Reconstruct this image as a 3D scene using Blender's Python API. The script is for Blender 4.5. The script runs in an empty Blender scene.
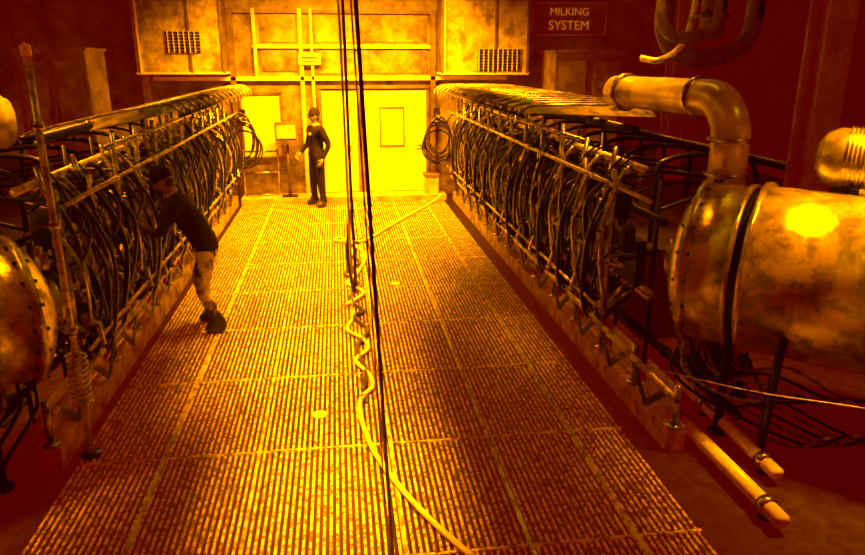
import bpy, math, random
from mathutils import Vector, Matrix, noise
random.seed(7)
S=bpy.context.scene
S.view_settings.view_transform='Standard'
S.view_settings.look='None'
COL=S.collection
LC=(1.0,0.25,0.0)

# ---------------- materials ----------------
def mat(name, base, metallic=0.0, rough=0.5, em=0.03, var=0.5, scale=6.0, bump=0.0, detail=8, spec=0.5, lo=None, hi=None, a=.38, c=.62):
    m=bpy.data.materials.new(name); m.use_nodes=True
    nt=m.node_tree; b=nt.nodes['Principled BSDF']
    tc=nt.nodes.new('ShaderNodeTexCoord')
    n=nt.nodes.new('ShaderNodeTexNoise'); n.inputs['Scale'].default_value=scale; n.inputs['Detail'].default_value=detail
    n.inputs['Roughness'].default_value=0.72
    nt.links.new(tc.outputs['Object'], n.inputs['Vector'])
    r=nt.nodes.new('ShaderNodeValToRGB')
    lo = base*(1-var) if lo is None else lo
    hi = min(1,base*(1+var)) if hi is None else hi
    r.color_ramp.elements[0].position=a; r.color_ramp.elements[0].color=(lo,lo,lo,1)
    r.color_ramp.elements[1].position=c; r.color_ramp.elements[1].color=(hi,hi,hi,1)
    nt.links.new(n.outputs['Fac'], r.inputs['Fac']); nt.links.new(r.outputs['Color'], b.inputs['Base Color'])
    b.inputs['Metallic'].default_value=metallic; b.inputs['Roughness'].default_value=rough
    b.inputs['Specular IOR Level'].default_value=spec
    b.inputs['Emission Color'].default_value=(1,0,0,1); b.inputs['Emission Strength'].default_value=em  # constant red glow put into every surface to lift the dark areas
    if bump>0:
        bp=nt.nodes.new('ShaderNodeBump'); bp.inputs['Strength'].default_value=bump; bp.inputs['Distance'].default_value=0.02
        nt.links.new(n.outputs['Fac'], bp.inputs['Height']); nt.links.new(bp.outputs['Normal'], b.inputs['Normal'])
    return m
M={}
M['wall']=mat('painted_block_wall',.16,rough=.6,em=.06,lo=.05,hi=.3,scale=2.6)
M['wall_dark']=mat('dark_glow_wall',.006,rough=.95,em=.084,var=.5,scale=2,spec=.04)  # near-black base, red glow painted in for the unlit walls
M['concrete']=mat('dark_concrete',.014,rough=.6,em=.078,var=.8,scale=9,bump=.3,spec=.15)  # very dark mottled base, only slightly glossy
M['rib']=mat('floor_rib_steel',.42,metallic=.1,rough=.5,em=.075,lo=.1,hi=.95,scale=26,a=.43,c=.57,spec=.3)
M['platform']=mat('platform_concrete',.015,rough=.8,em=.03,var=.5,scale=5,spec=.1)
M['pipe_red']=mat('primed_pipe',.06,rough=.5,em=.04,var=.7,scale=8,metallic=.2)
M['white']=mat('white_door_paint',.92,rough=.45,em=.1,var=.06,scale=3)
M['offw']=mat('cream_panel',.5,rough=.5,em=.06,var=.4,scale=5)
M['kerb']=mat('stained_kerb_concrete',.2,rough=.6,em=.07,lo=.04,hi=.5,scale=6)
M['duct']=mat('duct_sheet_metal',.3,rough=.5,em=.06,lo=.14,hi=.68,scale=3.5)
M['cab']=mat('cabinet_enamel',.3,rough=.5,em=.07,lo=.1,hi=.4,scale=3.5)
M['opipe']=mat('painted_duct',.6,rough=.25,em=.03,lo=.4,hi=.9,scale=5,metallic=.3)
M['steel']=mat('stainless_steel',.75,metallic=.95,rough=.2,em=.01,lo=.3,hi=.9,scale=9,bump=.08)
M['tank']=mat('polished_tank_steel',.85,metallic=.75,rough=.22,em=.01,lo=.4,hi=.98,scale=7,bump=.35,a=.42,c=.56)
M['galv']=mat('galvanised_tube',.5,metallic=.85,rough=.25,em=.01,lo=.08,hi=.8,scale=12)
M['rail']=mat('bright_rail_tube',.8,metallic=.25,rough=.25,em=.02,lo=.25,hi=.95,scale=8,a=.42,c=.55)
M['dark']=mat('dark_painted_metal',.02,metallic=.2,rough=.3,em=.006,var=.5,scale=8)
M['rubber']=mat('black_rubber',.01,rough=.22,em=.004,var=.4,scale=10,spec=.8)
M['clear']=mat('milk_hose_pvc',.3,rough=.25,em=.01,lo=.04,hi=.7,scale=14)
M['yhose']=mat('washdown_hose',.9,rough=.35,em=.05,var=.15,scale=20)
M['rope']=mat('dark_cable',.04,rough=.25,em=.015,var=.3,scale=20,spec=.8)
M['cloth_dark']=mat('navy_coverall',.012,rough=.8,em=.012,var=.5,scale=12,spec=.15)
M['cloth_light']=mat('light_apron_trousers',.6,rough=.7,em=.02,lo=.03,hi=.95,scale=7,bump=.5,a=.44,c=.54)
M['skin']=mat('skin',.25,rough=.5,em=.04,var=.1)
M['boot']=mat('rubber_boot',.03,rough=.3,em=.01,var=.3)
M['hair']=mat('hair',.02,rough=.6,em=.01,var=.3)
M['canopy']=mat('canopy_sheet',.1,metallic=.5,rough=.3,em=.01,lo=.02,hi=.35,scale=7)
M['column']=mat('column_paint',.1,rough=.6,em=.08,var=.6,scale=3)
def emat(n,c,s):
    m=bpy.data.materials.new(n); m.use_nodes=True
    b=m.node_tree.nodes['Principled BSDF']; b.inputs['Emission Color'].default_value=c; b.inputs['Emission Strength'].default_value=s
    return m
M['lamp']=emat('lamp_tube',(1,.6,0,1),4)
M['letters']=emat('sign_letter_glow',(1,.25,0,1),.35)  # glow added so the dim lettering reads brighter

# ---------------- mesh builder ----------------
def cr(pts,n=6):
    pts=[Vector(p) for p in pts]; P=[pts[0]*2-pts[1]]+pts+[pts[-1]*2-pts[-2]]; out=[]
    for i in range(1,len(P)-2):
        a,b,c,d=P[i-1:i+3]
        for k in range(n):
            t=k/n
            out.append(.5*((2*b)+(c-a)*t+(2*a-5*b+4*c-d)*t*t+(3*b-a-3*c+d)*t**3))
    out.append(P[-2]); return out
class B:
    def __init__(s): s.v=[];s.f=[];s.m=[];s.sm=[];s.mats=[]
    def mi(s,k):
        if k not in s.mats: s.mats.append(k)
        return s.mats.index(k)
    def add(s,vs,fs,k,smooth=True):
        o=len(s.v); s.v+= [tuple(v) for v in vs]; i=s.mi(k)
        for f in fs: s.f.append(tuple(o+j for j in f)); s.m.append(i); s.sm.append(smooth)
    def tube(s,path,r,k,seg=8,caps=True,rs=None):
        path=[Vector(p) for p in path]; vs=[];fs=[]
        t0=(path[1]-path[0]).normalized(); up=Vector((0,0,1)) if abs(t0.z)<.9 else Vector((1,0,0))
        nrm=t0.cross(up).normalized(); N=len(path)
        for i,p in enumerate(path):
            t=(path[min(i+1,N-1)]-path[max(i-1,0)]).normalized()
            nrm=(nrm-t*nrm.dot(t)).normalized(); bn=t.cross(nrm); rr=rs[i] if rs else r
            for j in range(seg):
                a=2*math.pi*j/seg; vs.append(p+(nrm*math.cos(a)+bn*math.sin(a))*rr)
        for i in range(N-1):
            for j in range(seg):
                fs.append((i*seg+j,i*seg+(j+1)%seg,(i+1)*seg+(j+1)%seg,(i+1)*seg+j))
        if caps:
            fs.append(tuple(range(seg))[::-1]); fs.append(tuple((N-1)*seg+j for j in range(seg)))
        s.add(vs,fs,k)
    def cyl(s,a,b,r,k,seg=12,r2=None): s.tube([a,b],r,k,seg,rs=[r,r if r2 is None else r2])
    def box(s,c,d,k,rot=None,bev=0):
        c=Vector(c); x,y,z=[q/2 for q in d]
        vs=[Vector((sx*x,sy*y,sz*z)) for sz in(-1,1) for sy in(-1,1) for sx in(-1,1)]
        if rot: vs=[rot@v for v in vs]
        vs=[v+c for v in vs]
        s.add(vs,[(0,2,3,1),(4,5,7,6),(0,1,5,4),(2,6,7,3),(0,4,6,2),(1,3,7,5)],k,False)
    def lathe(s,o,ax,prof,k,seg=24):
        o=Vector(o); ax=Vector(ax).normalized(); up=Vector((0,0,1)) if abs(ax.z)<.9 else Vector((1,0,0))
        n=ax.cross(up).normalized(); b=ax.cross(n); vs=[];fs=[]
        for (h,r) in prof:
            for j in range(seg):
                a=2*math.pi*j/seg; vs.append(o+ax*h+(n*math.cos(a)+b*math.sin(a))*max(r,.0005))
        for i in range(len(prof)-1):
            for j in range(seg): fs.append((i*seg+j,i*seg+(j+1)%seg,(i+1)*seg+(j+1)%seg,(i+1)*seg+j))
        s.add(vs,fs,k)
    def ell(s,c,rad,k,rot=None,seg=14,rings=9):
        vs=[];fs=[];c=Vector(c)
        for i in range(rings+1):
            th=math.pi*i/rings
            for j in range(seg):
                a=2*math.pi*j/seg; v=Vector((rad[0]*math.sin(th)*math.cos(a),rad[1]*math.sin(th)*math.sin(a),rad[2]*math.cos(th)))
                if rot: v=rot@v
                vs.append(c+v)
        for i in range(rings):
            for j in range(seg): fs.append((i*seg+j,(i+1)*seg+j,(i+1)*seg+(j+1)%seg,i*seg+(j+1)%seg))
        s.add(vs,fs,k)
    def mesh(s,name):
        me=bpy.data.meshes.new(name); me.from_pydata(s.v,[],s.f); me.update()
        for k in s.mats: me.materials.append(M[k])
        me.polygons.foreach_set('material_index',s.m); me.polygons.foreach_set('use_smooth',s.sm)
        return me
    def obj(s,name,loc=(0,0,0),rz=0,parent=None):
        o=bpy.data.objects.new(name,s.mesh(name)); o.location=loc; o.rotation_euler=(0,0,rz); COL.objects.link(o)
        if parent: o.parent=parent
        return o
def boxobj(name,c,d,k):
    b=B(); b.box((0,0,0),d,k); return b.obj(name,c)

# ---------------- room ----------------
XL,XR,YB,YF,H=-6.4,6.6,13.95,-1.2,4.4
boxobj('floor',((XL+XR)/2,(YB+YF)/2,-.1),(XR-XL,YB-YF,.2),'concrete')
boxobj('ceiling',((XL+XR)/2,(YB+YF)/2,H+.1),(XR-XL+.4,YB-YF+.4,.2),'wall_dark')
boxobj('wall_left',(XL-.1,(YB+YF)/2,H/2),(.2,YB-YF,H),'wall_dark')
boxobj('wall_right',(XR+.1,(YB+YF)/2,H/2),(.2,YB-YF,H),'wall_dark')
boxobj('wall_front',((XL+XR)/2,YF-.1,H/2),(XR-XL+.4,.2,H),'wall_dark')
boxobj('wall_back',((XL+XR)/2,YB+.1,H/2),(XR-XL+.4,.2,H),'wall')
def door(name,x0,x1,z1,win=None):
    b=B(); w=x1-x0; y=YB-.035; zb=.105
    b.box(((x0+x1)/2,y,(z1+zb)/2),(w,.05,z1-zb),'white')
    f=.06
    b.box((x0-f/2,y-.022,(z1+zb)/2),(f,.11,z1-zb+.02),'column'); b.box((x1+f/2,y-.022,(z1+zb)/2),(f,.11,z1-zb+.02),'column')
    b.box(((x0+x1)/2,y-.022,z1+f),(w+2*f,.11,f),'column')
    if win:
        wx0,wx1,wz0,wz1=win
        for (cx,cz,dx,dz) in((wx0,(wz0+wz1)/2,.03,wz1-wz0),(wx1,(wz0+wz1)/2,.03,wz1-wz0),((wx0+wx1)/2,wz0,wx1-wx0+.03,.03),((wx0+wx1)/2,wz1,wx1-wx0+.03,.03)):
            b.box((cx,y-.035,cz),(dx,.03,dz),'column')
        b.box(((wx0+wx1)/2,y-.03,(wz0+wz1)/2),(wx1-wx0,.01,wz1-wz0),'white')
    b.cyl((x1-.12,y-.03,1.0),(x1-.12,y-.09,1.0),.02,'steel'); b.cyl((x1-.12,y-.085,1.0),(x1-.24,y-.085,1.0),.012,'steel')
    b.obj(name)
door('door_1',.52,1.72,2.05,(.82,1.28,1.0,1.72))
door('door_2',-.28,.38,2.05)
b=B(); y=YB-.03
b.box((-1.42,y,1.4),(.7,.04,1.16),'white')
for x in(-1.79,-1.05): b.box((x,y-.02,1.4),(.04,.08,1.22),'column')
for z in(.8,2.0): b.box((-1.42,y-.02,z),(.78,.08,.04),'column')
b.obj('window_1')
b=B(); b.box((0,YB-.06,2.27),(6.6,.12,.07),'white'); b.obj('trim_1')
b=B(); b.box((.2,YB-.05,2.84),(3.4,.1,.06),'white'); b.obj('trim_2')
b=B(); b.box((.1,YB-.05,3.45),(7.0,.1,.06),'column'); b.obj('trim_3')
for i,(x,w,z0) in enumerate(((-3.45,.1,0),(-1.88,.1,0),(-1.45,.06,2.3),(-.62,.07,0),(-.42,.05,0),(1.85,.1,0),(3.55,.1,0))):
    b=B(); b.box((x,YB-.06,(3.5+z0)/2),(w,.12,3.5-z0),'offw' if w<.09 or i in(0,) else 'column'); b.obj('trim_%d'%(i+4))
b=B()
for x0,x1,z0,z1 in((-1.35,-.7,2.4,2.78),(-.35,.35,2.36,2.78),(.45,1.75,2.36,2.78),(-1.35,-.7,2.92,3.4),(-.35,1.75,2.92,3.4)):
    b.box(((x0+x1)/2,YB-.017,(z0+z1)/2),(x1-x0,.03,z1-z0),'wall')
b.obj('transom_panel')
b=B(); b.box((-.47,YB-.15,2.62),(.4,.02,.2),'white'); b.box((-.47,YB-.165,2.64),(.3,.01,.03),'dark'); b.box((-.47,YB-.165,2.58),(.24,.01,.02),'dark'); b.obj('safety_notice')
def duct(x0,x1,z0,z1,vx,vz,vw,vh,n):
    b=B(); yb=YB-.14; dp=.5; y=yb-dp/2; xc=(x0+x1)/2; zc=(z0+z1)/2
    b.box((xc,y,zc),(x1-x0,dp,z1-z0),'duct')
    for z in(z0,z1): b.box((xc,y,z),(x1-x0+.06,dp+.06,.04),'white')
    for x in(x0,x1,x0+(x1-x0)*.62): b.box((x,y,zc),(.04,dp+.06,z1-z0),'column')
    b.box((x0+.05,y-.01,zc),(.025,dp+.06,z1-z0),'white')
    yf=yb-dp-.01; b.box((vx,yf,vz),(vw,.03,vh),'offw')
    for i in range(n): b.box((vx,yf-.025,vz-vh/2+vh*(i+.5)/n),(vw*.94,.03,vh/n*.45),'dark',Matrix.Rotation(.5,3,'X'))
    for i in range(int(vw/.09)): b.box((vx-vw/2+.05+i*.09,yf-.04,vz),(.014,.02,vh),'white')
    for x in(x0+.15,x1-.15): b.cyl((x,y,z1),(x,y,H-.004),.012,'dark',6)
    b.obj('ventilation_duct')
duct(-3.4,-1.95,2.38,3.7,-2.6,2.9,.6,.36,7); duct(1.95,3.55,2.36,3.75,3.0,2.6,.85,.4,8)
b=B(); b.box((4.5,YB-.05,3.35),(1.5,.05,.62),'column')
for z in(3.06,3.64): b.box((4.5,YB-.08,z),(1.5,.03,.03),'offw')
for x in(3.76,5.24): b.box((x,YB-.08,3.35),(.03,.03,.6),'offw')
sg=b.obj('equipment_sign')
for t,z,sz in(('MILKING',3.42,.2),('SYSTEM',3.16,.24)):
    c=bpy.data.curves.new('sign_text','FONT'); c.body=t; c.size=sz; c.align_x='CENTER'; c.extrude=.006
    o=bpy.data.objects.new('lettering_'+t.lower(),c); o.location=(4.5,YB-.085,z); o.rotation_euler=(math.pi/2,0,0); c.materials.append(M['letters']); COL.objects.link(o); o.parent=sg
def column(x,y,w=.22,z0=0.0):
    b=B(); hh=H-z0-.002; b.box((x,y,z0+hh/2),(.03,w,hh),'column'); b.box((x,y-w/2,z0+hh/2),(w,.03,hh),'column'); b.box((x,y+w/2,z0+hh/2),(w,.03,hh),'column')
    b.box((x,y,z0+.02),(w+.12,w+.12,.04),'column'); b.obj('steel_column')  # steel column of I section, up to the ceiling
column(4.0,5.55,.24); column(-4.9,9.3,.26,.9); column(4.9,10,.24,.9)

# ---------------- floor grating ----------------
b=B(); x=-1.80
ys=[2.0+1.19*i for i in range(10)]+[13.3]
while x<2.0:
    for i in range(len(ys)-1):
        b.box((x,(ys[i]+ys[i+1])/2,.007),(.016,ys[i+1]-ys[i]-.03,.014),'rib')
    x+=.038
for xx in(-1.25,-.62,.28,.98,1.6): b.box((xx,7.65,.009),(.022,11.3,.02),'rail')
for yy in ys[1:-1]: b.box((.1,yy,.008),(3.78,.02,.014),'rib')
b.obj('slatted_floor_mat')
b=B()
for x,y in((.62,8.05),(-.22,4.86)): b.lathe((x,y,.014),(0,0,1),[(0,.055),(.01,.055),(.014,.045),(.014,0)],'white',16)
b.obj('white_floor_disc')  # invented white discs standing in for pale specks
b=B(); b.box((.1,13.6,.05),(3.9,.5,.1),'offw'); b.obj('door_threshold_step')

# ---------------- rows ----------------
for s in(-1,1):
    CX=.2 if s<0 else .08
    X=lambda p:CX+s*p
    y0,y1=6.0,13.3
    xi=X(2.75); xo=XL+.02 if s<0 else XR-.02
    b=B(); b.box(((xi+xo)/2,(y0+YB)/2,.45),(abs(xo-xi),YB-y0-.02,.9),'platform'); b.obj('cow_platform')
    ys0=4.35 if s<0 else 4.05; yt=5.3 if s>0 else 4.9
    b=B(); b.box((X(2.16),(ys0+y1)/2,.09),(.14,y1-ys0,.18),'kerb'); b.obj('pit_kerb')
    b=B(); n=int((y1-ys0)/.7)
    for i in range(n+1):
        y=ys0+i*.7
        top=.5 if y<yt else (1.75 if y<6.2 else 2.0)
        b.cyl((X(2.14),y,.18),(X(2.14),y,top),.022,'galv',10)
        b.cyl((X(2.14),y,.18),(X(2.14),y,.2),.05,'galv',12)
        if top>1:
            b.cyl((X(2.55),y,.0),(X(2.55),y,top-.1),.02,'dark',8)
            b.tube(cr([(X(2.14),y,1.2),(X(2.0),y,1.28),(X(1.95),y,1.5),(X(2.1),y,1.66),(X(2.5),y,1.7)],5),.014,'dark',8)
            b.cyl((X(2.14),y,.95),(X(2.6),y,1.05),.016,'dark',8)
            b.cyl((X(2.14),y,1.66),(X(1.98),y,1.68),.012,'dark',8); b.cyl((X(2.14),y,.7),(X(1.97),y,.66),.012,'dark',8)
        if i<n:
            c=Vector((X(2.09),y+.36,.18))
            for yy in(.04,.66):
                a=Vector((X(2.09),y+yy,.44)); d=c-a
                b.box((a+c)/2,(.012,d.length,.05),'dark',Matrix.Rotation(math.atan2(d.z,d.y),3,'X'))
            b.box((X(2.2),y+.35,.32),(.01,.5,.22),'opipe')
    for p,z,r,k,ya in((2.06,.46,.024,'rail',ys0),(1.98,.66,.014,'rail',yt),(2.2,.98,.02,'galv',yt),(1.99,1.69,.016,'rail',4.9 if s<0 else 4.5),(2.14,1.9,.018,'galv',6.3),(2.45,.72,.05,'steel',yt),(2.5,1.35,.036,'dark',yt),(2.62,1.98,.045,'dark',6.3),(2.3,1.78,.03,'rail',yt),(2.55,.28,.035,'dark',ys0)):
        b.cyl((X(p),ya-.08,z),(X(p),y1,z),r,k,12)
        yy=ya+1.0
        while yy<y1:
            b.cyl((X(p),yy,z),(X(p),yy+.05,z),r*1.35,k,12); yy+=2.1
    b.obj('milking_stall_frame')
    b=B(); yc0,yc1=(7.2 if s<0 else 6.8),13.2; y=yc0; zo=1.9 if s<0 else 2.12; po=3.2 
    while y<yc1:
        p=[(X(1.66),y,2.02),(X(1.7),y,2.12),(X(1.95),y,2.18),(X(po-.1),y,zo+.04),(X(po),y,zo-.08)]
        b.tube(cr(p,4),.014,'rail' if y>9.5 else 'galv',8)
        rot=Matrix.Rotation(s*.04+(.17 if s<0 else 0)*-1,3,'Y')@Matrix.Rotation(.3,3,'X')
        b.box((X(2.5),y+.2,(2.15+zo)/2-.02),(1.25,.3,.008),'canopy',rot)
        y+=.4
    for p,z in((1.68,2.09),(po-.05,zo)): b.cyl((X(p),yc0-.1,z),(X(p),yc1,z),.02,'dark',8)
    for y in(7.5,9.7,12.5):
        b.cyl((X(2.14),y,1.95),(X(2.14),y,2.14),.024,'dark',8)
    b.obj('stall_canopy')
    b=B(); y=6.3
    while y<(10.9 if s<0 else 12.2):
        b.tube(cr([(X(2.9),y,.9),(X(2.9),y,1.55),(X(3.0),y,1.7),(X(3.4),y,1.74),(X(4.2),y,1.6),(X(4.4),y,1.4),(X(4.4),y,.9)],5),.026,'dark',8)
        b.tube(cr([(X(2.9),y,1.2),(X(3.5),y,1.35),(X(4.4),y,1.25)],5),.02,'dark',8)
        y+=.75
    for z in(1.2,1.6): b.cyl((X(4.4),6.2,z),(X(4.4),11.0 if s<0 else 12.2,z),.025,'galv',8)
    b.obj('stall_divider_rack')

def unit_mesh(seed):
    rnd=random.Random(seed); b=B(); R=lambda a:rnd.uniform(-a,a)
    b.box((.12,0,1.45),(.14,.2,.26),'dark'); b.box((.045,0,1.5),(.012,.12,.06),'offw')
    for k in range(3): b.cyl((.045,-.05+k*.05,1.38),(.03,-.05+k*.05,1.38),.012,'rail',8)
    b.lathe((.12,.2,1.2),(0,0,1),[(0,0),(0,.045),(.03,.05),(.12,.05),(.13,.03),(.17,.03),(.18,0)],'steel',14)
    b.lathe((.14,-.2,1.05),(0,0,1),[(0,0),(.0,.05),(.02,.06),(.2,.06),(.23,.045),(.24,.0)],'dark',14)
    b.cyl((.1,.1,1.9),(-.02,.06,1.25),.022,'steel',10); b.cyl((-.02,.06,1.25),(-.05,.04,.95),.006,'rail',6)
    c=Vector((-.05+R(.05),R(.08),.72+R(.1)))
    b.lathe(c,(0,0,1),[(-.06,0),(-.05,.03),(-.02,.055),(.02,.06),(.04,.04),(.055,.02),(.06,0)],'rail',16)
    for q in range(4):
        a=math.pi/4+q*math.pi/2+R(.3); e=c+Vector((math.cos(a)*.11,math.sin(a)*.11,.0+R(.03)))
        tip=e+Vector((math.cos(a)*.05,math.sin(a)*.05,-.17))
        b.tube(cr([c+Vector((0,0,.03)),(c+e)/2+Vector((0,0,.09)),e+Vector((0,0,.02))],4),.01,'rubber',7)
        b.tube([e,e.lerp(tip,.1),e.lerp(tip,.9),tip],.024,'steel' if q%2 else 'rubber',10,rs=[.014,.024,.022,.03])
    for q in range(8):
        yy=R(.28); out=-.06-rnd.random()*.16; zt=1.5+R(.2); zb=.4+rnd.random()*.5
        b.tube(cr([(.25,yy*.5,zt),(.05,yy,zt+.08),(out,yy+R(.14),(zt+zb)/2+.1+R(.12)),(out*.8,yy+R(.16),zb+.08),(.0,yy*.8,zb-.03),(.2,yy*.6+R(.1),zb+.12),(.34,yy*.5,.75)],6),rnd.choice((.012,.015,.02)),rnd.choice(('rubber','rubber','rubber','rubber','rubber','rubber','clear','galv','dark')),7)
    for q in range(3):
        yy=R(.3); zt=1.1+R(.3); zb=.3+rnd.random()*.2
        b.tube(cr([(.2,yy,zt),(-.02,yy+R(.1),zt-.05),(-.12+R(.05),yy+R(.15),(zt+zb)/2),(-.04+R(.08),yy+R(.2),zb)],6),.014,'rubber',7)
    b.tube(cr([c,c+Vector((-.04,.02,-.15)),c+Vector((.05,.1,-.24)),(.3,.12,.5),(.35,.1,.7)],6),.018,'rubber',8)
    for q in range(2):
        yy=R(.25); b.tube(cr([(.14,yy,1.85),(.02,yy+.04,1.7),(.0+R(.1),yy+R(.1),1.45),(.16,yy+.05,1.3)],5),.01,'rubber',6)
    b.tube(cr([(.05,-.28,.95),(-.08,-.28,1.0),(-.15,-.27,1.1),(-.12,-.25,1.22)],5),.011,'rail',7)
    b.box((.2,.27,.62),(.1,.08,.16),'dark'); b.box((.25,0,.95),(.08,.5,.4),'dark')
    for k in range(4):
        yy=R(.3); z=.6+rnd.random(); b.box((-.02+R(.06),yy,z),(.02,.03+rnd.random()*.04,.05+rnd.random()*.05),'rail',Matrix.Rotation(R(.8),3,'X'))  # small bright chips added as glints among the hoses
    return b.mesh('milking_unit')
UM=[unit_mesh(i) for i in range(6)]
i=0
for s in(-1,1):
    y=5.65 if s>0 else 5.2
    while y<13.1:
        o=bpy.data.objects.new('milking_unit',UM[(i*5+(s>0)*2)%6 if i%2 else (i*3+1)%6]); o.location=((.2 if s<0 else .08)+s*2.16,y,0); o.rotation_euler=(0,0,0 if s>0 else math.pi); COL.objects.link(o); i+=1
        y+=.7
def coil(x,y,z):
    b=B()
    for q in range(6):
        rx=.2+.03*q*random.uniform(.7,1); rz=.36+random.uniform(-.06,.1); pts=[]
        for t in range(25):
            a=2*math.pi*t/24; pts.append((x+rx*math.cos(a),y+.03*q+.03*math.sin(a*2+q),z+rz*math.sin(a)-.05*q))
        b.tube(pts,.015,'rubber',8,caps=False)
    b.cyl((x,y-.06,z+.33),(x,y+.5,z+.33),.03,'galv',10); b.box((x,y+.3,z+.33),(.12,.04,.3),'dark')
    b.obj('hose_coil')
coil(1.9,13.36,1.25); coil(-1.75,13.36,1.25)

# ---------------- tanks ----------------
def tank(a,d,L,r,legz=0.0):
    a=Vector(a); d=Vector(d).normalized(); b=B()
    b.lathe(a,d,[(-.16,0),(-.155,r*.25),(-.13,r*.55),(-.08,r*.8),(-.03,r*.94),(0,r),(0,r*1.07),(.05,r*1.07),(.05,r),(.3,r),(.3,r*1.03),(.33,r*1.03),(.33,r*.99)],'tank',56)
    b.lathe(a,d,[(.33,r*.97),(.33,r*.9),(.39,r*.9),(.39,r*.97)],'dark',56)
    b.lathe(a,d,[(.39,r*.9),(.39,r*1.07),(.43,r*1.07),(.43,r*1.02),(L*.72,r*1.02),(L*.72,r*1.06),(L*.72+.04,r*1.06),(L*.72+.04,r*1.02),(L,r*1.02),(L+.08,r*.8),(L+.14,r*.4),(L+.15,0)],'tank',56)
    for q in range(20):
        ang=2*math.pi*q/20; up=Vector((0,0,1)); n=d.cross(up).normalized(); m=d.cross(n)
        p=a+(n*math.cos(ang)+m*math.sin(ang))*r*1.035
        b.cyl(p-d*.02,p+d*.07,.012,'dark',6)
    b.lathe(a-d*.16,-d,[(-.02,.12),(.03,.12),(.03,.15),(.05,.15),(.05,0)],'steel',24)
    n=d.cross(Vector((0,0,1))).normalized()
    for t in(.35,L*.8):
        for sg in(-1,1):
            p=a+d*t+n*sg*r*.6; b.cyl((p.x,p.y,a.z-r*.75),(p.x,p.y,legz),.035,'dark',10); b.cyl((p.x,p.y,legz),(p.x,p.y,legz+.02),.07,'dark',12)
    return b,a,d
b,a,d=tank((2.64,4.74,1.17),(.74,-.67,0),1.7,.58)
p=a+d*.95+Vector((.12,.12,.8))
b.lathe(p-d*.3,d,[(0,0),(.0,.1),(.05,.17),(.12,.2),(.35,.2),(.4,.17),(.5,.13),(.5,.0)],'tank',28)
for q in range(8): b.lathe(p-d*.12+d*q*.025,d,[(0,.2),(0,.215),(.01,.215),(.01,.2)],'steel',24)
b.box(p-Vector((0,0,.2)),(.26,.26,.06),'dark')
q=a+d*.7
b.tube(cr([q+Vector((-.3,-.34,-.3)),q+Vector((-.4,-.45,-.4)),q+Vector((-.42,-.45,-.7)),q+Vector((-.4,-.4,-1.15))],6),.03,'dark',10)
b.obj('milk_receiver_tank')
b,a,d=tank((-2.08,4.6,1.05),(-.8,-.6,0),1.6,.46)
b.obj('milk_receiver_tank')
b=B()
path=[(2.9,4.95,1.6),(2.9,4.95,2.02)]
for t in range(0,10):
    a_=math.pi/2*t/9; path.append((2.9-.04*t/9,4.95+.28*(1-math.cos(a_)),2.04+.28*math.sin(a_)))
path+=[(2.6,6.5,2.32)]
b.tube(path,.14,'opipe',20)
for c0,ax in(((2.9,4.95,1.76),(0,0,1)),((2.9,4.95,2.02),(0,0,1)),((2.84,5.35,2.32),(-.2,1,0)),((2.63,6.3,2.32),(-.2,1,0))):
    b.lathe(c0,ax,[(0,.12),(0,.17),(.03,.17),(.03,.12)],'steel',20)
b.obj('vacuum_elbow_pipe')
b=B(); b.tube([(-2.65,6.2,2.12),(-6.3,6.0,2.12)],.19,'opipe',20)
for x in(-2.7,-3.4,-4.4): b.lathe((x,6.2-(-2.75-x)*.056,2.12),(-1,-.056,0),[(0,.19),(0,.22),(.04,.22),(.04,.19)],'opipe',20)
b.tube([(-2.75,5.7,1.75),(-6.3,5.5,1.75)],.1,'opipe',16)
b.cyl((-3.2,6.17,2.3),(-3.2,6.17,H-.005),.015,'dark'); b.cyl((-3.2,6.17,2.0),(-3.2,5.68,1.8),.015,'dark'); b.obj('vacuum_duct')
b=B(); b.cyl((-1.76,4.5,0),(-1.76,4.5,2.62),.022,'rail',12)
b.cyl((-1.76,4.5,0),(-1.76,4.5,.03),.07,'dark',14)
b.lathe((-1.76,4.5,2.62),(0,0,1),[(0,.03),(.06,.03),(.08,.0)],'white',12)
for z in(.9,1.6,2.2): b.cyl((-1.76,4.5,z),(-1.76,4.5,z+.05),.034,'steel',12)
pts=[(-1.76+.06*math.cos(t*.7),4.5+.06*math.sin(t*.7),.4+t*.0042) for t in range(90)]
b.tube(pts,.009,'rail',6)
b.obj('standpipe')
b=B()
b.tube([(2.4,4.75,.09),(2.42,3.1,.09)],.05,'yhose',14); b.tube([(2.7,4.9,.09),(2.68,3.55,.09)],.045,'yhose',14)
for x,y in((2.4,4.3),(2.42,3.25),(2.69,4.5),(2.68,3.7)):
    b.cyl((x,y-.03,.09),(x,y+.03,.09),.062,'steel',14); b.box((x,y,.03),(.06,.05,.06),'dark')
b.obj('drain_pipe_pair')
b=B()
for q in range(6):
    x=2.45+q*.1
    b.tube(cr([(x,4.55+.1*q,.55),(x-.1,4.4,.43),(x+.1,4.1,.3+.05*q),(x+.4,3.9,.4),(x+.7,3.7,.48)],6),.012,('rubber','clear')[q%2],7)
    b.tube(cr([(x+.1,4.7,.5),(x+.15,4.4,.2),(x+.4,4.2+.1*q,.03),(x+.6,3.9,.05),(x+.6,3.6,.3)],6),.012,('clear','rubber')[q%2],7)
b.tube(cr([(2.0,4.6,.48),(2.2,4.3,.5),(2.6,3.8,.55),(3.0,3.4,.62),(3.3,3.0,.7)],6),.005,'rail',7)
b.obj('cable_bundle')
b=B()
for q in range(9):
    x=-2.05-q*.1
    b.tube(cr([(x,4.5,.58),(x+.08,4.3,.48),(x-.05,4.1,.25),(x-.2,4.3,.04),(x-.4,4.6,.1)],6),.014,('rubber','rubber','clear')[q%3],7)
b.obj('cable_bundle')
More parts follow.
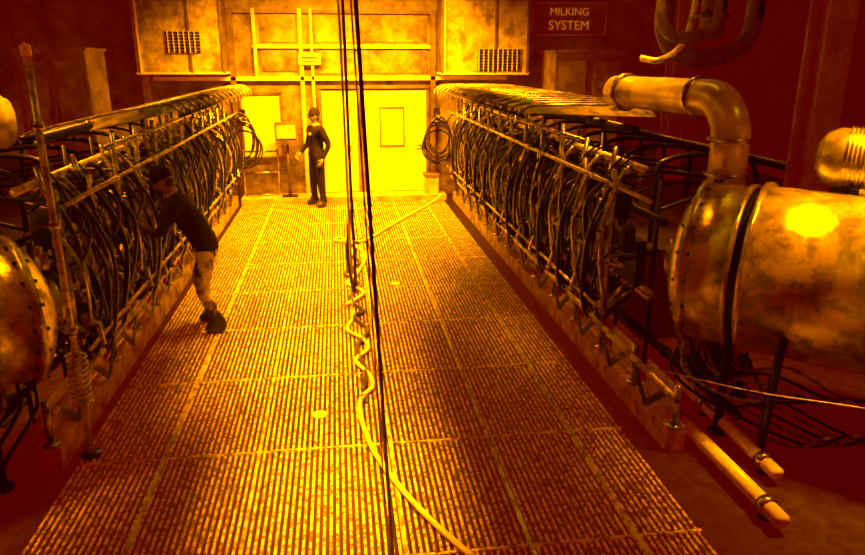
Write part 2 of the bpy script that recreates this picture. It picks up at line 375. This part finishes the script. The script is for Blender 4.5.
def pump(x,y):
    b=B(); b.lathe((x,y,.28),(1,0,0),[(-.3,0),(-.3,.12),(-.26,.15),(0,.15),(.02,.1),(.08,.1),(.1,.19),(.2,.19),(.22,.1),(.3,.07),(.3,0)],'steel',24)
    for q in range(8): b.lathe((x-.24+q*.03,y,.28),(1,0,0),[(0,.15),(0,.165),(.01,.165),(.01,.15)],'dark',20)
    b.box((x,y,.07),(.55,.3,.1),'dark'); b.box((x,y,.01),(.65,.4,.02),'dark'); b.cyl((x+.15,y,.45),(x+.15,y,.56),.04,'steel'); b.obj('milk_pump')
pump(-2.85,5.2); pump(3.2,5.3)
b=B()
def upipe(pts,r,k='pipe_red'):
    b.tube(cr(pts,8),r,k,16)
    for p in(pts[0],pts[1],pts[-2]):
        b.lathe((p[0],p[1],p[2]-.03),(0,0,1) if p is not pts[-2] else (1,0,0),[(-.02,r),(-.02,r*1.35),(.02,r*1.35),(.02,r)],'dark',16)
HZ=H-.02
upipe([(3.25,7.0,HZ),(3.25,7.0,3.3),(3.25,7.0,2.9),(3.4,7.0,2.68),(3.75,7.0,2.62),(4.1,7.0,2.75),(4.2,7.0,3.1),(4.2,7.0,HZ)],.09)
upipe([(2.95,6.4,HZ),(2.95,6.4,3.3),(2.95,6.4,2.95),(3.1,6.4,2.8),(3.4,6.4,2.85),(3.5,6.4,3.1),(3.5,6.4,HZ)],.055)
b.tube(cr([(2.9,6.7,2.62),(3.05,6.6,2.6),(3.2,6.5,2.72),(3.28,6.5,2.95),(3.3,6.5,3.3),(3.3,6.5,HZ)],6),.03,'rail',10)
b.tube([(3.7,6.9,HZ),(3.7,6.9,2.9)],.12,'pipe_red',20); b.lathe((3.7,6.9,2.9),(0,0,-1),[(0,.12),(.04,.12),(.1,.08),(.12,0)],'pipe_red',20)
for z in(3.0,3.4,3.8): b.lathe((3.7,6.9,z),(0,0,1),[(0,.12),(0,.15),(.03,.15),(.03,.12)],'dark',20)
b.obj('overhead_riser_pipes')
def cabinet(x,y,z,w,d,h):
    b=B(); b.box((x,y,z),(w,d,h),'cab')
    for k in(-1,1):
        b.box((x+k*w/4,y-d/2-.015,z),(w/2-.04,.03,h-.1),'column'); b.box((x+k*w/4,y-d/2-.035,z),(w/2-.14,.015,h-.3),'cab')
        b.box((x+k*.06,y-d/2-.05,z),(.025,.04,.16),'steel')
    b.box((x,y,z+h/2+.02),(w+.06,d+.06,.04),'cab'); b.box((x,y,z-h/2-.0),(w+.04,d+.04,.06),'column')
    b.obj('electrical_cabinet')
cabinet(-4.1,11.7,1.83,1.0,.9,1.8); cabinet(4.6,13.3,1.83,1.3,.9,1.8)
b=B(); b.cyl((-.95,13.55,.1),(-.95,13.55,1.1),.03,'column'); b.box((-.95,13.5,1.3),(.42,.18,.4),'column'); b.box((-.95,13.4,1.33),(.34,.02,.24),'offw'); b.box((-.95,13.55,.11),(.3,.25,.02),'dark'); b.obj('control_panel_stand')
b=B()
for z in(.12,.55,.95): b.cyl((-1.8,13.65,z),(-1.15,13.65,z),.018,'galv')
for x in(-1.8,-1.15): b.cyl((x,13.65,.1),(x,13.65,1.0),.02,'galv')
b.obj('guard_rail')
b=B(); b.box((1.78,13.6,.27),(.26,.28,.34),'offw'); b.box((1.78,13.6,.46),(.3,.32,.04),'column'); b.obj('storage_box')

# ---------------- hanging hoses, floor hose ----------------
b=B()
b.cyl((.03,3.0,H-.005),(.2,3.0,.02),.009,'rope',12); b.cyl((.012,3.0,H-.005),(.178,3.0,.02),.004,'yhose',8); b.cyl((.19,3.0,.014),(.19,3.0,.05),.04,'dark',12)
b.obj('hanging_cable')
b=B()
b.tube(cr([(.0,6.9,H-.02),(.05,6.9,3.1),(.07,6.9,1.6),(.08,6.88,.3),(.07,6.8,.05)],8),.013,'yhose',10)
b.tube(cr([(.05,6.95,H-.02),(.09,6.95,3.1),(.105,6.93,1.4),(.12,6.9,.6),(.1,6.8,.35),(.05,6.9,.7),(.08,6.95,1.1)],8),.016,'rope',10)
b.obj('drop_hose')
zf=.036
b=B()
pts=[(.07,6.8,.05),(.02,6.55,zf),(.16,6.3,zf),(.2,6.05,zf),(.08,5.8,zf),(.18,5.5,zf),(.2,5.25,zf),(.1,5.05,zf),(.09,4.75,zf),(.13,4.4,zf),(.2,4.1,zf),(.34,3.7,zf),(.5,3.35,zf),(.72,2.95,zf),(1.0,2.4,zf)]
b.tube(cr(pts,8),.018,'yhose',10); b.lathe((.12,5.0,zf),(0,1,0),[(0,.02),(0,.03),(.08,.03),(.08,.02)],'steel',12)
b.obj('washdown_hose')
b=B()
pts=[(1.95,13.25,.12),(1.7,12.9,zf),(1.3,12.1,zf),(1.0,11.5,zf),(.7,10.9,zf),(.45,10.35,zf),(.25,10.1,zf),(-.1,10.19,zf),(.0,10.35,zf),(.3,9.4,zf),(.2,8.6,zf),(.05,8.1,zf),(.22,7.7,zf),(.02,7.3,zf)]
b.tube(cr(pts,8),.022,'yhose',10)
b.obj('washdown_hose')
b=B()
b.tube(cr([(.3,10.3,zf),(.05,9.6,zf),(.22,9.0,zf),(.02,8.5,zf),(.2,8.0,zf),(.05,7.5,zf),(.2,7.1,zf),(.1,6.9,zf),(.22,6.5,zf),(.1,6.1,zf),(.16,5.6,zf),(.12,5.2,zf)],8),.02,'rope',8); b.obj('air_hose')

# ---------------- people ----------------
def skin(vs,es,rs,lv=2):
    me=bpy.data.meshes.new('tmp'); me.from_pydata(vs,es,[]); ob=bpy.data.objects.new('tmp',me); COL.objects.link(ob)
    ob.modifiers.new('s','SKIN'); sk=me.skin_vertices[0].data
    for i,r in enumerate(rs): sk[i].radius=(r,r) if not isinstance(r,tuple) else r
    sk[0].use_root=True
    ss=ob.modifiers.new('u','SUBSURF'); ss.levels=lv; ss.render_levels=lv
    dg=bpy.context.evaluated_depsgraph_get(); m=bpy.data.meshes.new_from_object(ob.evaluated_get(dg))
    v=[w.co.copy() for w in m.vertices]; f=[tuple(p.vertices) for p in m.polygons]
    bpy.data.objects.remove(ob); bpy.data.meshes.remove(me); return v,f
def seg_d(p,a,b):
    ab=b-a; t=max(0,min(1,(p-a).dot(ab)/max(ab.length_squared,1e-9))); return (p-(a+ab*t)).length
def person(J,lab,head_rot,cap):
    keys=['pel','spi','che','uch','nb','nt']+[k+s for s in'LR' for k in('sh','el','wr','hi','kn','an','he','to')]
    idx={k:i for i,k in enumerate(keys)}
    rad=dict(pel=.14,spi=.13,che=.155,uch=.13,nb=.07,nt=.055,sh=.08,el=.055,wr=.036,hi=.11,kn=.075,an=.055,he=.05,to=.045)
    g=lambda k: rad[k] if k in rad else rad[k[:-1]]
    vs=[Vector(J[k]) for k in keys]
    ed=[('pel','spi'),('spi','che'),('che','uch'),('uch','nb'),('nb','nt')]
    for s in'LR': ed+=[('uch','sh'+s),('sh'+s,'el'+s),('el'+s,'wr'+s),('pel','hi'+s),('hi'+s,'kn'+s),('kn'+s,'an'+s),('an'+s,'to'+s),('an'+s,'he'+s)]
    v,f=skin([tuple(x) for x in vs],[(idx[a],idx[c]) for a,c in ed],[g(k) for k in keys])
    b=B(); groups={}
    for fc in f:
        c=sum((v[i] for i in fc),Vector())/len(fc)
        e=min(ed,key=lambda e:seg_d(c,vs[idx[e[0]]],vs[idx[e[1]]]))
        groups.setdefault(lab(e,c),[]).append(fc)
    base=len(b.v); b.v+=[tuple(x) for x in v]
    for k,fl in groups.items():
        mi=b.mi(k)
        for fc in fl: b.f.append(tuple(base+i for i in fc)); b.m.append(mi); b.sm.append(True)
    hc=Vector(J['head']); Rm=head_rot
    hv=[];hf=[];seg,rg=20,14
    for i in range(rg+1):
        th=math.pi*i/rg
        for j in range(seg):
            a=2*math.pi*j/seg; x=.076*math.sin(th)*math.cos(a); y=.096*math.sin(th)*math.sin(a); z=.118*math.cos(th)
            if z<0: k=1+z*2.6; x*=k; y=y*k-(-z)*.12
            hv.append(hc+Rm@Vector((x,y,z)))
    for i in range(rg):
        for j in range(seg): hf.append((i*seg+j,(i+1)*seg+j,(i+1)*seg+(j+1)%seg,i*seg+(j+1)%seg))
    b.add(hv,hf,'skin')
    P=lambda x,y,z: hc+Rm@Vector((x,y,z))
    b.tube([P(0,-.092,.01),P(0,-.108,-.02),P(0,-.1,-.032)],.01,'skin',8,rs=[.006,.014,.012])
    for s in(-1,1):
        b.ell(P(s*.03,-.085,.005),(.013,.009,.008),'white',Rm,8,6); b.ell(P(s*.03,-.092,.005),(.006,.004,.006),'hair',Rm,8,6)
        b.box(P(s*.03,-.09,.024),(.03,.01,.006),'hair',Rm); b.ell(P(s*.078,.005,-.005),(.01,.02,.032),'skin',Rm,8,6)
    b.box(P(0,-.088,-.058),(.04,.01,.008),'hair',Rm)
    hv=[];hf=[]
    for i in range(8):
        th=math.pi*.55*i/7
        for j in range(seg):
            a=2*math.pi*j/seg; t2=th
            hv.append(hc+Rm@Vector((.087*math.sin(t2)*math.cos(a),.004+.107*math.sin(t2)*math.sin(a),.13*math.cos(t2)+.03)))
    for i in range(7):
        for j in range(seg): hf.append((i*seg+j,(i+1)*seg+j,(i+1)*seg+(j+1)%seg,i*seg+(j+1)%seg))
    b.add(hv,hf,'cloth_dark')
    pts=[];fs=[]
    for j in range(9):
        a=math.pi+math.pi*j/8; pts+= [P(.083*math.cos(a),.1*math.sin(a),.04),P(.075*math.cos(a),.1*math.sin(a)+.085*math.sin(a),.03)]
    for j in range(8): fs.append((2*j,2*j+1,2*j+3,2*j+2))
    b.add(pts,fs,'cloth_dark')
    b.ell(P(0,.05,-.03),(.07,.05,.05),'hair',Rm)
    for s in'LR':
        w=Vector(J['wr'+s]); d=(w-Vector(J['el'+s])).normalized(); sg=1 if s=='L' else -1
        n=Vector((-sg,0,0)); n=(n-d*n.dot(d)).normalized(); side=d.cross(n).normalized()
        if side.y>0: side=-side
        pv=[w-d*.02,w+d*.03,w+d*.07,w+d*.09]
        v,f=skin([tuple(x) for x in pv],[(0,1),(1,2),(2,3)],[(.026,.026),(.032,.024),(.038,.022),(.034,.018)],1)
        b.add(v,f,'skin')
        for q,ln in enumerate((.07,.08,.075,.058)):
            r0=w+d*.085+side*(.03-.02*q); p1=r0+d*ln*.45+n*.006; p2=p1+d*ln*.28+n*.02; p3=p2+d*ln*.15+n*.024
            b.tube([r0,p1,p2,p3],.009,'skin',7,rs=[.01,.0095,.009,.006])
        r0=w+d*.03+side*.025; b.tube([r0,r0+side*.025+d*.025+n*.01,r0+side*.03+d*.055+n*.025],.011,'skin',7,rs=[.014,.012,.008])
    mz=min(q[2] for q in b.v); b.v=[(q[0],q[1],q[2]-mz) for q in b.v]
    return b
def mk(sw):
    J=dict(pel=(0,0,.93),spi=(0,0,1.1),che=(0,0,1.28),uch=(0,.01,1.4),nb=(0,.01,1.49),nt=(0,0,1.55),head=(0,-.015,1.645))
    for s,sg in(('L',1),('R',-1)):
        J.update({'sh'+s:(sg*.18,.01,1.41),'el'+s:(sg*.26,.04,1.14),'wr'+s:(sg*.27,-.06,.9),'hi'+s:(sg*.1,0,.88),'kn'+s:(sg*.13,-.02,.5),'an'+s:(sg*.16,.02,.1),'he'+s:(sg*.16,.07,.05),'to'+s:(sg*.19,-.14,.045)})
    J.update(sw); return J
def lab1(e,c):
    if e[1][:2] in('to','he'): return 'boot'
    if e[1]=='nt' : return 'skin'
    return 'cloth_dark'
J=mk(dict(elL=(.25,.12,1.15),wrL=(.24,-.02,.9),elR=(-.27,.0,1.15),wrR=(-.24,-.2,.98)))
b=person(J,lab1,Matrix.Rotation(-.3,3,'Z'),True)
b.box((.07,-.158,1.33),(.06,.012,.04),'white'); 
b.obj('man_in_uniform',(-.4,13.0,.014),math.radians(-58))
def lab2(e,c):
    if e[1][:2] in('to','he') or (e[1][:2]=='an' and c.z<.2): return 'boot'
    if e[1]=='nt': return 'skin'
    if e[1][:2]=='wr': return 'cloth_dark'
    if e[1][:2] in('kn','an') : return 'cloth_light'
    return 'cloth_dark'
J=dict(pel=(0,.0,.9),spi=(0,-.08,1.06),che=(0,-.18,1.21),uch=(0,-.23,1.31),nb=(0,-.27,1.38),nt=(0,-.3,1.43),head=(0,-.34,1.51),
 shL=(.18,-.23,1.3),shR=(-.18,-.23,1.3),elL=(.25,-.36,1.05),elR=(-.25,-.36,1.07),wrL=(.14,-.53,1.08),wrR=(-.15,-.53,1.16),
 hiL=(.1,.01,.85),hiR=(-.1,.01,.85),knL=(.14,-.06,.47),knR=(-.14,-.14,.49),anL=(.17,.1,.1),anR=(-.16,-.02,.1),heL=(.17,.15,.05),heR=(-.16,.03,.05),toL=(.19,-.06,.045),toR=(-.18,-.18,.045))
b=person(J,lab2,Matrix.Rotation(-.1,3,'Z')@Matrix.Rotation(.45,3,'X'),True)
b.obj('milking_worker',(-1.32,6.88,.014),math.radians(-90))

# ---------------- lights ----------------
def lamp(x,y,z,sx,sy,P,spread=180,tilt=0):
    b=B(); R=Matrix.Rotation(math.radians(tilt),3,'X')
    b.box(R@Vector((0,0,.05)),(sx+.1,sy+.1,.06),'offw',R); b.box(R@Vector((0,0,.015)),(sx,sy,.01),'lamp',R)
    b.cyl((-sx*.3,0,.06),(-sx*.3,0,H-z-.005),.01,'dark',6); b.cyl((sx*.3,0,.06),(sx*.3,0,H-z-.005),.01,'dark',6)
    o=b.obj('unseen_ceiling_lamp',(x,y,z))  # hangs above the view, unseen
    l=bpy.data.lights.new('lamp_light','AREA'); l.shape='RECTANGLE'; l.size=sx; l.size_y=sy; l.energy=P; l.color=LC; l.spread=math.radians(spread)
    lo=bpy.data.objects.new('lamp_light',l); COL.objects.link(lo); lo.parent=o; lo.location=R@Vector((0,0,-.01)); lo.rotation_euler=(math.radians(tilt),0,0)
lamp(0.2,11.7,3.95,3.0,.3,1080,132,24)  # unseen lamp added and tilted to brighten doors and back wall
lamp(-.4,10.2,4.1,.4,1.2,200,70)
lamp(-.4,8.0,4.1,.3,1.4,140,50)
lamp(-.35,5.9,4.1,.1,1.4,80,33)
lamp(-.1,4.0,4.1,.08,1.6,66,26)
lamp(3.55,3.75,3.7,.6,.3,85,56)  # unseen lamp added to put highlights on the right tank
lamp(-3.1,4.1,3.7,.6,.3,50,52)  # its unseen counterpart, added to light the left tank
lamp(2.7,8.2,4.0,.15,5.0,115,46)  # unseen strip added for highlights on the right row's machinery
lamp(-2.6,8.2,4.0,.15,5.0,105,46)  # same added strip over the left row, also unseen
w=bpy.data.worlds.new('World'); S.world=w; w.use_nodes=True
w.node_tree.nodes['Background'].inputs['Color'].default_value=(.1,0,0,1); w.node_tree.nodes['Background'].inputs['Strength'].default_value=1
cd=bpy.data.cameras.new('Camera'); cd.sensor_width=36; cd.lens=29.13
co=bpy.data.objects.new('Camera',cd); COL.objects.link(co); co.location=(0,0,2.6)
co.rotation_euler=(math.radians(90-17.26),0,math.radians(-7.58)); S.camera=co
